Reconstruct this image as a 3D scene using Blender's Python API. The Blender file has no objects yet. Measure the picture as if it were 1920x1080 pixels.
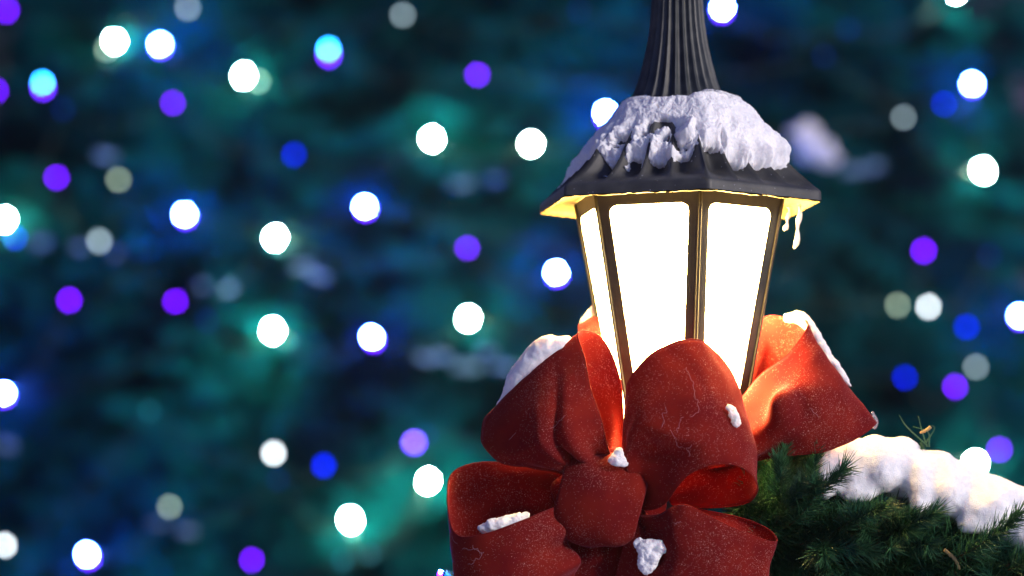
import bpy, bmesh, math, random
from mathutils import Vector, Matrix, noise
random.seed(7)
R = math.radians
C = bpy.context.scene.collection
sc = bpy.context.scene
PX = 0.00065                       # metres per photograph pixel at the lantern's distance

# ------------------------------------------------------------------ camera, sky, sun
CAM = Vector((-0.2041, -4.0, 1.709)); PITCH = R(5.59); K = 1.625e-4
cam_d = bpy.data.cameras.new('camera'); cam = bpy.data.objects.new('camera', cam_d); C.objects.link(cam)
cam.location = CAM; cam.rotation_euler = (R(90) + PITCH, 0, 0)
cam_d.lens = 115.38; cam_d.sensor_width = 36; cam_d.clip_start = .1; cam_d.clip_end = 500
cam_d.dof.use_dof = True; cam_d.dof.focus_distance = 3.86; cam_d.dof.aperture_fstop = 2.75
sc.camera = cam
SUN_DIR = Vector((0.80, -0.55, 0.36)).normalized()      # towards the light: front right of the lantern
w = bpy.data.worlds.new('World'); sc.world = w; w.use_nodes = True
nt = w.node_tree; bg = nt.nodes['Background']
sky = nt.nodes.new('ShaderNodeTexSky'); sky.sky_type = 'NISHITA'; sky.sun_disc = False
sky.sun_elevation = R(-3.0); sky.sun_rotation = math.atan2(SUN_DIR.x, SUN_DIR.y)
sky.ozone_density = 3.0
nt.links.new(sky.outputs[0], bg.inputs[0]); bg.inputs[1].default_value = 5.5
sun_d = bpy.data.lights.new('sun', 'SUN'); sun_d.energy = 3.2; sun_d.angle = R(14); sun_d.color = (1.0, .88, .80)
sun = bpy.data.objects.new('sun', sun_d); C.objects.link(sun)
sun.rotation_euler = SUN_DIR.to_track_quat('Z', 'Y').to_euler()
sc.view_settings.view_transform = 'Standard'; sc.view_settings.look = 'None'
sc.view_settings.exposure = 0; sc.view_settings.gamma = 1
sc.cycles.use_denoising = True
sc.cycles.use_adaptive_sampling = False
sc.cycles.max_bounces = 6; sc.cycles.diffuse_bounces = 3; sc.cycles.transparent_max_bounces = 6
sc.cycles.sample_clamp_indirect = 6

def P(px, py, d=0.0, Y=None):
    """the point of the place seen at a photograph pixel, d pixel-lengths behind the lantern's axis (or at world depth Y)"""
    y = d * PX if Y is None else Y
    a = (px - 960) * K; b = (540 - py) * K
    dr = Vector((a, math.cos(PITCH) - b * math.sin(PITCH), math.sin(PITCH) + b * math.cos(PITCH)))
    return CAM + dr * ((y - CAM.y) / dr.y)

# ------------------------------------------------------------------ helpers
def tag(o, label=None, cat=None, group=None, kind=None):
    if label: o['label'] = label
    if cat: o['category'] = cat
    if group: o['group'] = group
    if kind: o['kind'] = kind
    return o
def empty(name, loc, label, cat, group=None):
    o = bpy.data.objects.new(name, None); C.objects.link(o); o.location = loc; o.empty_display_size = .05
    return tag(o, label, cat, group)
def mesh_obj(name, verts, faces, mat, parent=None, smooth=True):
    me = bpy.data.meshes.new(name); me.from_pydata([tuple(v) for v in verts], [], faces); me.update()
    me.materials.append(mat)
    if smooth: me.polygons.foreach_set('use_smooth', [True] * len(me.polygons))
    o = bpy.data.objects.new(name, me); C.objects.link(o)
    if parent is not None:
        o.parent = parent; o.matrix_parent_inverse = Matrix.Translation(-parent.location)
    return o
def bm_obj(name, bm, mat, parent=None, smooth=True):
    me = bpy.data.meshes.new(name); bm.to_mesh(me); bm.free(); me.materials.append(mat)
    if smooth: me.polygons.foreach_set('use_smooth', [True] * len(me.polygons))
    o = bpy.data.objects.new(name, me); C.objects.link(o)
    if parent is not None:
        o.parent = parent; o.matrix_parent_inverse = Matrix.Translation(-parent.location)
    return o
def fbm(p, f, o=3):
    return sum(noise.noise(p * f * 2 ** i) / 2 ** i for i in range(o))
def cr(p0, p1, p2, p3, t):
    return 0.5 * ((2 * p1) + (p2 - p0) * t + (2 * p0 - 5 * p1 + 4 * p2 - p3) * t * t + (3 * p1 - p0 - 3 * p2 + p3) * t ** 3)
def spline(pts, n):
    """Catmull-Rom through pts, n steps per span"""
    out = []
    m = len(pts)
    for i in range(m - 1):
        a = pts[i - 1] if i else pts[0] * 2 - pts[1]
        d = pts[i + 2] if i + 2 < m else pts[-1] * 2 - pts[-2]
        for k in range(n): out.append(cr(a, pts[i], pts[i + 1], d, k / n))
    out.append(pts[-1]); return out
def tube(pts, rads, sides=8, cap=True):
    vs, fs = [], []
    for i, p in enumerate(pts):
        t = (pts[min(i + 1, len(pts) - 1)] - pts[max(i - 1, 0)]).normalized()
        a = t.orthogonal().normalized() if abs(t.z) < .99 else Vector((1, 0, 0))
        a = (Vector((0.13, 1, 0.21)) - t * t.dot(Vector((0.13, 1, 0.21)))).normalized(); b = t.cross(a)
        r = rads[i] if hasattr(rads, '__len__') else rads
        for k in range(sides):
            q = 2 * math.pi * k / sides; vs.append(p + (a * math.cos(q) + b * math.sin(q)) * r)
    for i in range(len(pts) - 1):
        for k in range(sides):
            fs.append((i * sides + k, i * sides + (k + 1) % sides, (i + 1) * sides + (k + 1) % sides, (i + 1) * sides + k))
    if cap:
        fs.append(tuple(range(sides))[::-1]); fs.append(tuple((len(pts) - 1) * sides + k for k in range(sides)))
    return vs, fs

# ------------------------------------------------------------------ materials
def mat(name, col, rough=.6, **kw):
    m = bpy.data.materials.new(name); m.use_nodes = True
    b = m.node_tree.nodes['Principled BSDF']
    b.inputs['Base Color'].default_value = (*col, 1); b.inputs['Roughness'].default_value = rough
    for k, v in kw.items():
        b.inputs[k.replace('_', ' ')].default_value = v
    return m
def N(m, t, **kw):
    n = m.node_tree.nodes.new(t)
    for k, v in kw.items(): setattr(n, k, v)
    return n
def L(m, a, b): m.node_tree.links.new(a, b)
def noisy(m, scale, c0, c1, lo=.35, hi=.65, bump=0., bscale=None, dist=.001, detail=6):
    b = m.node_tree.nodes['Principled BSDF']
    tc = N(m, 'ShaderNodeTexCoord'); n = N(m, 'ShaderNodeTexNoise'); n.inputs['Scale'].default_value = scale; n.inputs['Detail'].default_value = detail
    L(m, tc.outputs['Object'], n.inputs['Vector'])
    r = N(m, 'ShaderNodeValToRGB'); r.color_ramp.elements[0].position = lo; r.color_ramp.elements[1].position = hi
    r.color_ramp.elements[0].color = (*c0, 1); r.color_ramp.elements[1].color = (*c1, 1)
    L(m, n.outputs['Fac'], r.inputs[0]); L(m, r.outputs[0], b.inputs['Base Color'])
    if bump:
        n2 = N(m, 'ShaderNodeTexNoise'); n2.inputs['Scale'].default_value = bscale or scale; n2.inputs['Detail'].default_value = 8
        L(m, tc.outputs['Object'], n2.inputs['Vector'])
        bp = N(m, 'ShaderNodeBump'); bp.inputs['Strength'].default_value = bump; bp.inputs['Distance'].default_value = dist
        L(m, n2.outputs['Fac'], bp.inputs['Height']); L(m, bp.outputs[0], b.inputs['Normal'])
    return m, tc, r
def emis(name, col, s):
    m = bpy.data.materials.new(name); m.use_nodes = True; b = m.node_tree.nodes['Principled BSDF']
    b.inputs['Base Color'].default_value = (0, 0, 0, 1); b.inputs['Specular IOR Level'].default_value = .1
    b.inputs['Emission Color'].default_value = (*col, 1); b.inputs['Emission Strength'].default_value = s
    m.cycles.emission_sampling = 'FRONT_BACK'
    return m

M = {}
M['iron'], _tc, _r = noisy(mat('painted_iron', (.05, .05, .05), .45), 60, (.016, .022, .027), (.045, .052, .054), bump=.25, bscale=900, dist=.0006)
# frost dust on the roof paint
def frosted_iron():
    m = mat('frosty_painted_iron', (.04, .04, .04), .5); b = m.node_tree.nodes['Principled BSDF']
    m, tc, r = noisy(m, 40, (.03, .032, .034), (.06, .062, .06), bump=.3, bscale=700, dist=.0008)
    v = N(m, 'ShaderNodeTexVoronoi'); v.inputs['Scale'].default_value = 260
    L(m, tc.outputs['Object'], v.inputs['Vector'])
    n = N(m, 'ShaderNodeTexNoise'); n.inputs['Scale'].default_value = 30; n.inputs['Detail'].default_value = 4; L(m, tc.outputs['Object'], n.inputs['Vector'])
    a = N(m, 'ShaderNodeMath', operation='MULTIPLY_ADD'); a.inputs[1].default_value = .32; a.inputs[2].default_value = -.06; L(m, n.outputs['Fac'], a.inputs[0])
    c = N(m, 'ShaderNodeMath', operation='LESS_THAN'); L(m, v.outputs['Distance'], c.inputs[0]); L(m, a.outputs[0], c.inputs[1])
    w_ = N(m, 'ShaderNodeTexWhiteNoise'); L(m, v.outputs['Color'], w_.inputs['Vector'])
    g = N(m, 'ShaderNodeMath', operation='GREATER_THAN'); g.inputs[1].default_value = .8; L(m, w_.outputs['Value'], g.inputs[0])
    mm = N(m, 'ShaderNodeMath', operation='MULTIPLY'); L(m, c.outputs[0], mm.inputs[0]); L(m, g.outputs[0], mm.inputs[1])
    mx = N(m, 'ShaderNodeMix', data_type='RGBA'); L(m, mm.outputs[0], mx.inputs['Factor']); L(m, r.outputs[0], mx.inputs[6]); mx.inputs[7].default_value = (.6, .62, .7, 1)
    L(m, mx.outputs[2], b.inputs['Base Color'])
    return m
M['roof_iron'] = frosted_iron()
M['soffit'], *_ = noisy(mat('glow_toned_soffit', (.5, .42, .2), .7), 90, (.07, .05, .012), (.16, .12, .035), bump=.5, bscale=300, dist=.001)  # pale golden tone puts the lamp's glow on the underside into the colour
M['pane'] = emis('lit_opal_glass', (1.0, .64, .20), 130.0)
M['snow'], _tc, _r = noisy(mat('snow', (.85, .86, .9), .65, Subsurface_Weight=.35, Subsurface_Scale=.012), 300, (.80, .81, .85), (.92, .91, .91), bump=.5, bscale=700, dist=.0015)
M['snow'].node_tree.nodes['Principled BSDF'].inputs['Subsurface Radius'].default_value = (1, .8, .7)
M['far_snow'] = mat('shaded_snow_on_tree', (.16, .27, .40), .9)  # tree snow darkened and blued in its colour to stand for dim light
M['near_clump'] = mat('lit_snow_on_tree', (.75, .74, .85), .9)  # bright copy of the tree snow for the clump that looks lit
M['ice'] = mat('ice', (.9, .93, .97), .12, Transmission_Weight=.75, IOR=1.31)

def velvet(name, base, base2, sheen):
    m = bpy.data.materials.new(name); m.use_nodes = True; t = m.node_tree; b = t.nodes['Principled BSDF']; out = t.nodes['Material Output']
    tc = N(m, 'ShaderNodeTexCoord')
    n = N(m, 'ShaderNodeTexNoise'); n.inputs['Scale'].default_value = 22; n.inputs['Detail'].default_value = 5; L(m, tc.outputs['Object'], n.inputs['Vector'])
    r = N(m, 'ShaderNodeValToRGB'); r.color_ramp.elements[0].position = .3; r.color_ramp.elements[1].position = .7
    r.color_ramp.elements[0].color = (*base, 1); r.color_ramp.elements[1].color = (*base2, 1); L(m, n.outputs['Fac'], r.inputs[0])
    # frost crystals caught in the pile
    msk = None
    for sc_, thr, dens in ((520, .17, .84), (1300, .24, .76)):
        v = N(m, 'ShaderNodeTexVoronoi'); v.inputs['Scale'].default_value = sc_; L(m, tc.outputs['Object'], v.inputs['Vector'])
        c = N(m, 'ShaderNodeMath', operation='LESS_THAN'); c.inputs[1].default_value = thr; L(m, v.outputs['Distance'], c.inputs[0])
        wn = N(m, 'ShaderNodeTexWhiteNoise'); L(m, v.outputs['Color'], wn.inputs['Vector'])
        n3 = N(m, 'ShaderNodeTexNoise'); n3.inputs['Scale'].default_value = 16; L(m, tc.outputs['Object'], n3.inputs['Vector'])
        ad = N(m, 'ShaderNodeMath', operation='MULTIPLY_ADD'); ad.inputs[1].default_value = .7; L(m, n3.outputs['Fac'], ad.inputs[0]); L(m, wn.outputs['Value'], ad.inputs[2])
        g = N(m, 'ShaderNodeMath', operation='GREATER_THAN'); g.inputs[1].default_value = dens + .46; L(m, ad.outputs[0], g.inputs[0])
        mm = N(m, 'ShaderNodeMath', operation='MULTIPLY'); L(m, c.outputs[0], mm.inputs[0]); L(m, g.outputs[0], mm.inputs[1])
        if msk is None: msk = mm
        else:
            m2 = N(m, 'ShaderNodeMath', operation='MAXIMUM'); L(m, msk.outputs[0], m2.inputs[0]); L(m, mm.outputs[0], m2.inputs[1]); msk = m2
    mx = N(m, 'ShaderNodeMix', data_type='RGBA'); L(m, msk.outputs[0], mx.inputs['Factor']); L(m, r.outputs[0], mx.inputs[6]); mx.inputs[7].default_value = (.95, .62, .50, 1)
    L(m, mx.outputs[2], b.inputs['Base Color'])
    b.inputs['Roughness'].default_value = .9; b.inputs['Specular IOR Level'].default_value = .04
    b.inputs['Sheen Weight'].default_value = sheen; b.inputs['Sheen Roughness'].default_value = .35; b.inputs['Sheen Tint'].default_value = (1, .38, .52, 1)
    n2 = N(m, 'ShaderNodeTexNoise'); n2.inputs['Scale'].default_value = 1100; n2.inputs['Detail'].default_value = 3; L(m, tc.outputs['Object'], n2.inputs['Vector'])
    bp = N(m, 'ShaderNodeBump'); bp.inputs['Strength'].default_value = .5; bp.inputs['Distance'].default_value = .0008; L(m, n2.outputs['Fac'], bp.inputs['Height']); L(m, bp.outputs[0], b.inputs['Normal'])
    tr = N(m, 'ShaderNodeBsdfTranslucent'); tr.inputs[0].default_value = (.6, .10, .005, 1)
    ms = N(m, 'ShaderNodeMixShader'); ms.inputs[0].default_value = .06
    L(m, b.outputs[0], ms.inputs[1]); L(m, tr.outputs[0], ms.inputs[2]); L(m, ms.outputs[0], out.inputs[0])
    return m
M['velvet'] = velvet('red_velvet', (.120, .0065, .0095), (.200, .0150, .0105), .22)
M['thread'] = mat('frosted_fibre', (.42, .22, .24), .8)
def needle_mat(name, c0, c1, sc_):
    m, *_ = noisy(mat(name, c0, .42), sc_, c0, c1, .35, .65); return m
M['needle'] = needle_mat('garland_needles', (.008, .075, .048), (.05, .16, .05), 22)
M['stem'] = mat('brown_stem', (.09, .06, .03), .8)
M['tip'] = mat('tan_twig_tip', (.40, .30, .13), .7)
M['fir'] = needle_mat('fir_needles', (.0002, .014, .026), (.001, .155, .155), 1.6)  # broad dark and teal patches put the ambient glow into the colour
M['fir'].node_tree.nodes['Principled BSDF'].inputs['Specular IOR Level'].default_value = .03; M['fir'].node_tree.nodes['Principled BSDF'].inputs['Roughness'].default_value = .8
M['bark'] = mat('fir_bark', (.05, .035, .025), .9)
M['cable'] = mat('green_cable', (.01, .04, .02), .6)
M['ground'], *_ = noisy(mat('trodden_snow', (.6, .62, .66), .8), 1.5, (.42, .44, .50), (.68, .70, .74), bump=.6, bscale=12, dist=.03)

# ------------------------------------------------------------------ ground
bm = bmesh.new(); bmesh.ops.create_grid(bm, x_segments=60, y_segments=60, size=150)
for v in bm.verts: v.co.z = .04 * noise.noise(v.co * .2) - .03
tag(bm_obj('ground', bm, M['ground']), kind='structure')

# ------------------------------------------------------------------ lantern
EAVE = P(1274, 388, 0).z
AZ0 = R(8.7)                              # azimuth of the corner nearest the camera (0 = -Y, + to the right)
def ax(az, r, z): return Vector((math.sin(az) * r, -math.cos(az) * r, z))
def interp(tab, x):
    if x <= tab[0][0]: return tab[0][1]
    for (a, b), (c, d) in zip(tab, tab[1:]):
        if x <= c: return b + (d - b) * (x - a) / (c - a)
    return tab[-1][1]
def hexf(az): # hex radius factor, 1 at the corners
    q = (az - AZ0) % R(60); return math.cos(R(30)) / math.cos(q - R(30))
PROF = [(0, 280), (16, 279), (20, 276), (26, 268), (42, 250), (58, 232), (74, 216), (90, 205), (110, 187), (135, 163), (160, 136), (180, 114), (200, 95), (222, 84), (245, 76), (275, 68), (310, 60), (350, 54), (400, 50), (460, 47), (540, 45)]
def roof_pt(az, h):
    r = interp(PROF, h)
    hx = 1 - min(1, max(0, (h - 90) / 130)); hx = hx * hx * (3 - 2 * hx)
    f = hexf(az) * hx + (1 - hx) * .97
    fl = min(1, max(0, (h - 17) / 26)); fl = fl * fl * (3 - 2 * fl)
    amp = interp([(20, .05), (44, .21), (80, .18), (110, .14), (150, .10), (220, .12), (350, .13), (540, .13)], h)
    q = abs(math.sin(12 * (az - AZ0)))
    z = EAVE + h * PX
    r2 = r * f * (1 - amp * fl * q)
    return ax(az, r2 * PX, z)
lamp = empty('street_lantern', (0, 0, 0), 'black hexagonal lantern glowing warm white under a snow capped fluted roof', 'lantern')
NA = 288
hs = [0, 8, 16, 18, 20, 23, 26, 30, 36] + list(range(42, 545, 7))
vs, fs = [], []
for h in hs:
    for k in range(NA):
        p = roof_pt(2 * math.pi * k / NA + AZ0, h)
        if h < 27: p = p + Vector((0, 0, .0007 * noise.noise(p * 90))) * (1 if h == 0 else 0)
        vs.append(p)
for i in range(len(hs) - 1):
    for k in range(NA): fs.append((i * NA + k, i * NA + (k + 1) % NA, (i + 1) * NA + (k + 1) % NA, (i + 1) * NA + k))
ns = [i for i, h in enumerate(hs) if h < 205][-1]
roof_f = [f for f in fs if f[0] // NA < ns]; shaft_f = [f for f in fs if f[0] // NA >= ns]
def compact(vs, fs):
    used = sorted({i for f in fs for i in f}); mp = {u: j for j, u in enumerate(used)}
    return [vs[u] for u in used], [tuple(mp[i] for i in f) for f in fs]
mesh_obj('roof', *compact(vs, roof_f), M['roof_iron'], lamp)
v2, f2 = compact(vs, shaft_f)
# close the flute shaft with a collar, neck and ball above the picture
top = EAVE + 540 * PX
base_i = len(v2); prof = [(45, 0), (52, 4), (55, 12), (52, 20), (34, 26), (26, 44), (36, 58), (48, 78), (52, 98), (46, 120), (30, 138), (10, 150), (0.5, 172)]
for (r, h) in prof:
    for k in range(NA // 6): v2.append(ax(2 * math.pi * k / 48, r * PX, top + h * PX))
for i in range(len(prof) - 1):
    for k in range(48): f2.append((base_i + i * 48 + k, base_i + i * 48 + (k + 1) % 48, base_i + (i + 1) * 48 + (k + 1) % 48, base_i + (i + 1) * 48 + k))
mesh_obj('fluted_finial', v2, f2, M['iron'], lamp)
# soffit: lip, inner skirt and the sloping underside
sv, sf = [], []
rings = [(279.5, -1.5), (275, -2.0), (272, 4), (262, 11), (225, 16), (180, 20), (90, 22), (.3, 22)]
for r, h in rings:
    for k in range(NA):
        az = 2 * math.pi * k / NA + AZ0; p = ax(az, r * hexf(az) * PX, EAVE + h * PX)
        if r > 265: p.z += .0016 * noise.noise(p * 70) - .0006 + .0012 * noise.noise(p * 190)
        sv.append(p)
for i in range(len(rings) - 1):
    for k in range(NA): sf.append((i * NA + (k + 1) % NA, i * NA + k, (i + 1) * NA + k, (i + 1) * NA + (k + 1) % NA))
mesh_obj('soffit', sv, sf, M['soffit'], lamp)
# cage: six tapering posts, top band, bottom ring ; panes
def body_R(h): return 203 + .1925 * h      # h measured up from the eave, negative below
BT, BB = 16, -468
def corner(i, h, dr=0): return ax(AZ0 + R(60) * i, (body_R(h) + dr) * PX, EAVE + h * PX)
def face_pt(i, u, h, out=0.):              # u px from the face's middle line, h height, out px outwards
    a = corner(i, h); b = corner(i + 1, h); mid = (a + b) / 2; t = (b - a).normalized(); n = Vector((mid.x, mid.y, 0)).normalized()
    return mid + t * u * PX + n * out * PX
HT, HB = -14, -430; FL = 22
def pane_outline(i, inset=0., out=0., rad=15, seg=6):
    def hw(h): return body_R(h) / 2 - FL - inset
    ht, hb = HT - inset, HB + inset
    pts = []
    for (sx, hh, a0) in ((1, ht, 0), (-1, ht, 90), (-1, hb, 180), (1, hb, 270)):
        for k in range(seg + 1):
            a = R(a0 + 90 * k / seg)
            cy = hh + (-rad if hh == ht else rad)
            x = sx * (hw(cy) - rad) + math.cos(a) * rad; y = cy + math.sin(a) * rad
            pts.append(face_pt(i, x, y, out))
    return pts
frame_v, frame_f = [], []
for i in range(6):
    hole = pane_outline(i)
    n = len(hole); b0 = len(frame_v)
    # outer border, matching the hole vertex by vertex
    outer = []
    for (sx, hh, idx) in ((1, BT, 0), (-1, BT, 1), (-1, BB, 2), (1, BB, 3)):
        for k in range(7):
            outer.append(face_pt(i, sx * body_R(hh) / 2, hh))
    # slide outer points along the border so that the flange is even
    for j in range(n):
        q, k = divmod(j, 7)
        hh_t = HT; a = hole[j]
        z = a.z; h = (z - EAVE) / PX
        if q in (0,) and k < 4 or q == 1 and k > 3 or q == 2 and k < 4 or q == 3 and k > 3:
            sx = 1 if q in (0, 3) else -1; outer[j] = face_pt(i, sx * body_R(h) / 2, h)
        else:
            hh = BT if q in (0, 1) else BB
            A = face_pt(i, 0, hh); t = (corner(i + 1, 0) - corner(i, 0)).normalized()
            mid = face_pt(i, 0, h); u = (a - mid).dot(t) / PX
            outer[j] = face_pt(i, u, hh)
        if k == 3:
            hh = BT if q in (0, 1) else BB; sx = 1 if q in (0, 3) else -1
            outer[j] = face_pt(i, sx * body_R(hh) / 2, hh)
    inner = pane_outline(i, 0, -6)
    frame_v += outer + hole + inner
    for j in range(n):
        k = (j + 1) % n
        frame_f.append((b0 + j, b0 + n + j, b0 + n + k, b0 + k))
        frame_f.append((b0 + n + j, b0 + 2 * n + j, b0 + 2 * n + k, b0 + n + k))
M['cage'], *_ = noisy(mat('cage_iron', (.02, .02, .02), .55), 60, (.010, .010, .009), (.022, .020, .016), bump=.2, bscale=900, dist=.0004)
fr = mesh_obj('cage_frame', frame_v, frame_f, M['cage'], lamp, smooth=False)
bmx = bmesh.new(); bmx.from_mesh(fr.data); bmesh.ops.remove_doubles(bmx, verts=bmx.verts, dist=1e-5); bmesh.ops.recalc_face_normals(bmx, faces=bmx.faces); bmx.to_mesh(fr.data); bmx.free()
for i in range(6):                       # slightly domed opal panes, proud of the flange
    rr = [pane_outline(i, .6, -5), pane_outline(i, .6, .2), pane_outline(i, 3.0, 1.0), pane_outline(i, 10, 2.0, rad=10), pane_outline(i, 24, 3.0, rad=6)]
    v, f = [], []
    n = len(rr[0])
    for r_ in rr: v += r_
    for a in range(len(rr) - 1):
        for j in range(n): f.append((a * n + j, a * n + (j + 1) % n, (a + 1) * n + (j + 1) % n, (a + 1) * n + j))
    f.append(tuple((len(rr) - 1) * n + j for j in range(n)))
    o = mesh_obj('pane', v, f, M['pane'], lamp)
    # thin raised corner bead down each edge of the cage
    cpts = [corner(i, BT - 2, 1.5) + (corner(i, BB, 1.5) - corner(i, BT - 2, 1.5)) * k / 12 for k in range(13)]
    mesh_obj('corner_bead', *tube(cpts, 3.2 * PX, 8), M['cage'], lamp)
# base moulding, socket and post down to the ground
def lathe(prof, n=48, hexa=False, cap=False):
    v, f = [], []
    for r, z in prof:
        for k in range(n):
            az = 2 * math.pi * k / n + AZ0; v.append(ax(az, r * (hexf(az) if hexa else 1), z))
    for i in range(len(prof) - 1):
        for k in range(n): f.append((i * n + (k + 1) % n, i * n + k, (i + 1) * n + k, (i + 1) * n + (k + 1) % n))
    if cap: f.append(tuple(range(n)))
    return v, f
zb = EAVE + BB * PX
mesh_obj('base_moulding', *lathe([(.0, zb + .004), (.074, zb + .004), (.080, zb), (.082, zb - .010), (.070, zb - .018), (.060, zb - .035), (.040, zb - .05), (.034, zb - .08)], 72, True), M['iron'], lamp)
mesh_obj('post', *lathe([(.034, zb - .08), (.040, zb - .09), (.034, zb - .10), (.036, .9), (.050, .88), (.050, .84), (.045, .80), (.06, .3), (.10, .2), (.12, .05), (.13, 0)], 48), M['iron'], lamp)

# icicles under the right-hand eave
def icicle(px, py0, py1, w0, bend, label, d=-70):
    pts = [P(px + bend * (k / 9) ** 2.2 + 1.5 * math.sin(k * 1.1), py0 + (py1 - py0) * k / 9, d) for k in range(10)]
    rr = [w0 * PX * (.62 + .25 * math.sin(k * 1.5 + px) - .012 * k + (.25 if k == 8 else 0)) for k in range(9)] + [w0 * PX * .35]
    tag(mesh_obj('icicle', *tube(pts, rr, 10), M['ice_glow']), label, 'icicle', 'icicles under the lantern eave')
M['ice_glow'] = mat('frosty_ice', (.88, .90, .93), .35, Transmission_Weight=.35, IOR=1.31)
icicle(1479, 388, 432, 6, -9, 'short bent icicle hanging inside the longer one under the right eave')
icicle(1499, 384, 466, 7, -9, 'longer icicle hanging under the right end of the lantern eave')

# ------------------------------------------------------------------ snow on the roof
CAMAZ = math.atan2(CAM.x, 4)
def snow_h(az_c, h, p):
    """thickness in px; az_c azimuth from the camera's line in degrees"""
    lo = interp([(-180, 75), (-125, 60), (-105, 60), (-85, 62), (-65, 78), (-52, 78), (-40, 66), (-22, 64), (-8, 62), (2, 70), (12, 92), (20, 100), (30, 76), (45, 66), (62, 68), (80, 74), (100, 76), (180, 75)], az_c)
    th = interp([(-180, 18), (-110, 16), (-80, 13), (-60, 14), (-40, 11), (-10, 12), (8, 15), (20, 24), (35, 27), (70, 27), (90, 25), (180, 18)], az_c)
    q = abs(math.sin(12 * (math.radians(az_c) + CAMAZ - AZ0)))
    lo += 12 * fbm(p, 38, 3) + 5 * noise.noise(p * 180) - 16 + (16 + 26 * noise.noise(p * 20)) * (1 - q) ** 1.3
    up = interp([(-180, 205), (-80, 206), (-50, 203), (-20, 195), (15, 196), (30, 206), (60, 208), (180, 205)], az_c) + 5 * noise.noise(p * 60)
    e0 = (h - lo) / 26; e1 = (up - h) / 16
    e = min(1, max(-1, e0)); e = e * (2 - e) if e > 0 else e
    g = min(1, max(-1, e1)); g = g * (2 - g) if g > 0 else g
    t = th * min(e, g) if min(e, g) > 0 else 8 * min(e, g)
    t += 5.0 * fbm(p, 45, 3) * max(0, min(e, g)) + 1.5 * noise.noise(p * 260) + .9 * noise.noise(p * 520) + .6 * noise.noise(p * 1100)
    # thin crumbly part in the middle, with bare paint showing
    cm = interp([(-62, 0), (-50, 1), (8, 1), (20, 0)], az_c) * interp([(95, 1), (128, .85), (150, 0)], h)
    t -= cm * (13 - 11 * q + 18 * (fbm(p + Vector((3, 1, 2)), 50, 4) - .05))
    dh = math.hypot((az_c + 13) / 10, (h - 134) / 13)
    if dh < 1.3: t -= (1.3 - dh) * 26
    return t
def smooth_r(az, h):
    hx = 1 - min(1, max(0, (h - 90) / 130)); hx = hx * hx * (3 - 2 * hx)
    return interp(PROF, h) * (hexf(az) * hx + (1 - hx) * .97) * .955
vs, fs = [], []
NS, NH = 960, 200
keep = []
for j in range(NH + 1):
    h = 36 + (212 - 36) * j / NH
    for k in range(NS):
        az = 2 * math.pi * k / NS + AZ0
        p = roof_pt(az, h); q = roof_pt(az, h + 3); q2 = roof_pt(az + .01, h)
        # smooth normal (ignores the flutes)
        f_ = Vector((math.sin(az), -math.cos(az), 0))
        n = (f_ * .72 + Vector((0, 0, .69))) if h < 190 else (f_ * .85 + Vector((0, 0, .53)))
        azc = math.degrees((az - CAMAZ + math.pi) % (2 * math.pi) - math.pi)
        t = snow_h(azc, h, p)
        if t > 0: # snow fills the flutes
            r_full = interp(PROF, h); rad = math.hypot(p.x, p.y) / PX
        w_ = min(1, max(0, t / 5)) * (1 - .75 * max(0, min(1, (105 - h) / 30))); f0 = math.hypot(p.x, p.y); sm_ = smooth_r(az, h) * PX
        f1 = f0 + (sm_ - f0) * w_; p = Vector((p.x / f0 * f1, p.y / f0 * f1, p.z))
        vs.append(p + n * t * PX); keep.append(t > -2.2)
for j in range(NH):
    for k in range(NS):
        q = (j * NS + k, j * NS + (k + 1) % NS, (j + 1) * NS + (k + 1) % NS, (j + 1) * NS + k)
        if any(keep[i] for i in q): fs.append(q)
tag(mesh_obj('roof_snow', *compact(vs, fs), M['snow']), 'thick crusty snow cap draped over the lantern roof', 'snow')

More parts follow.
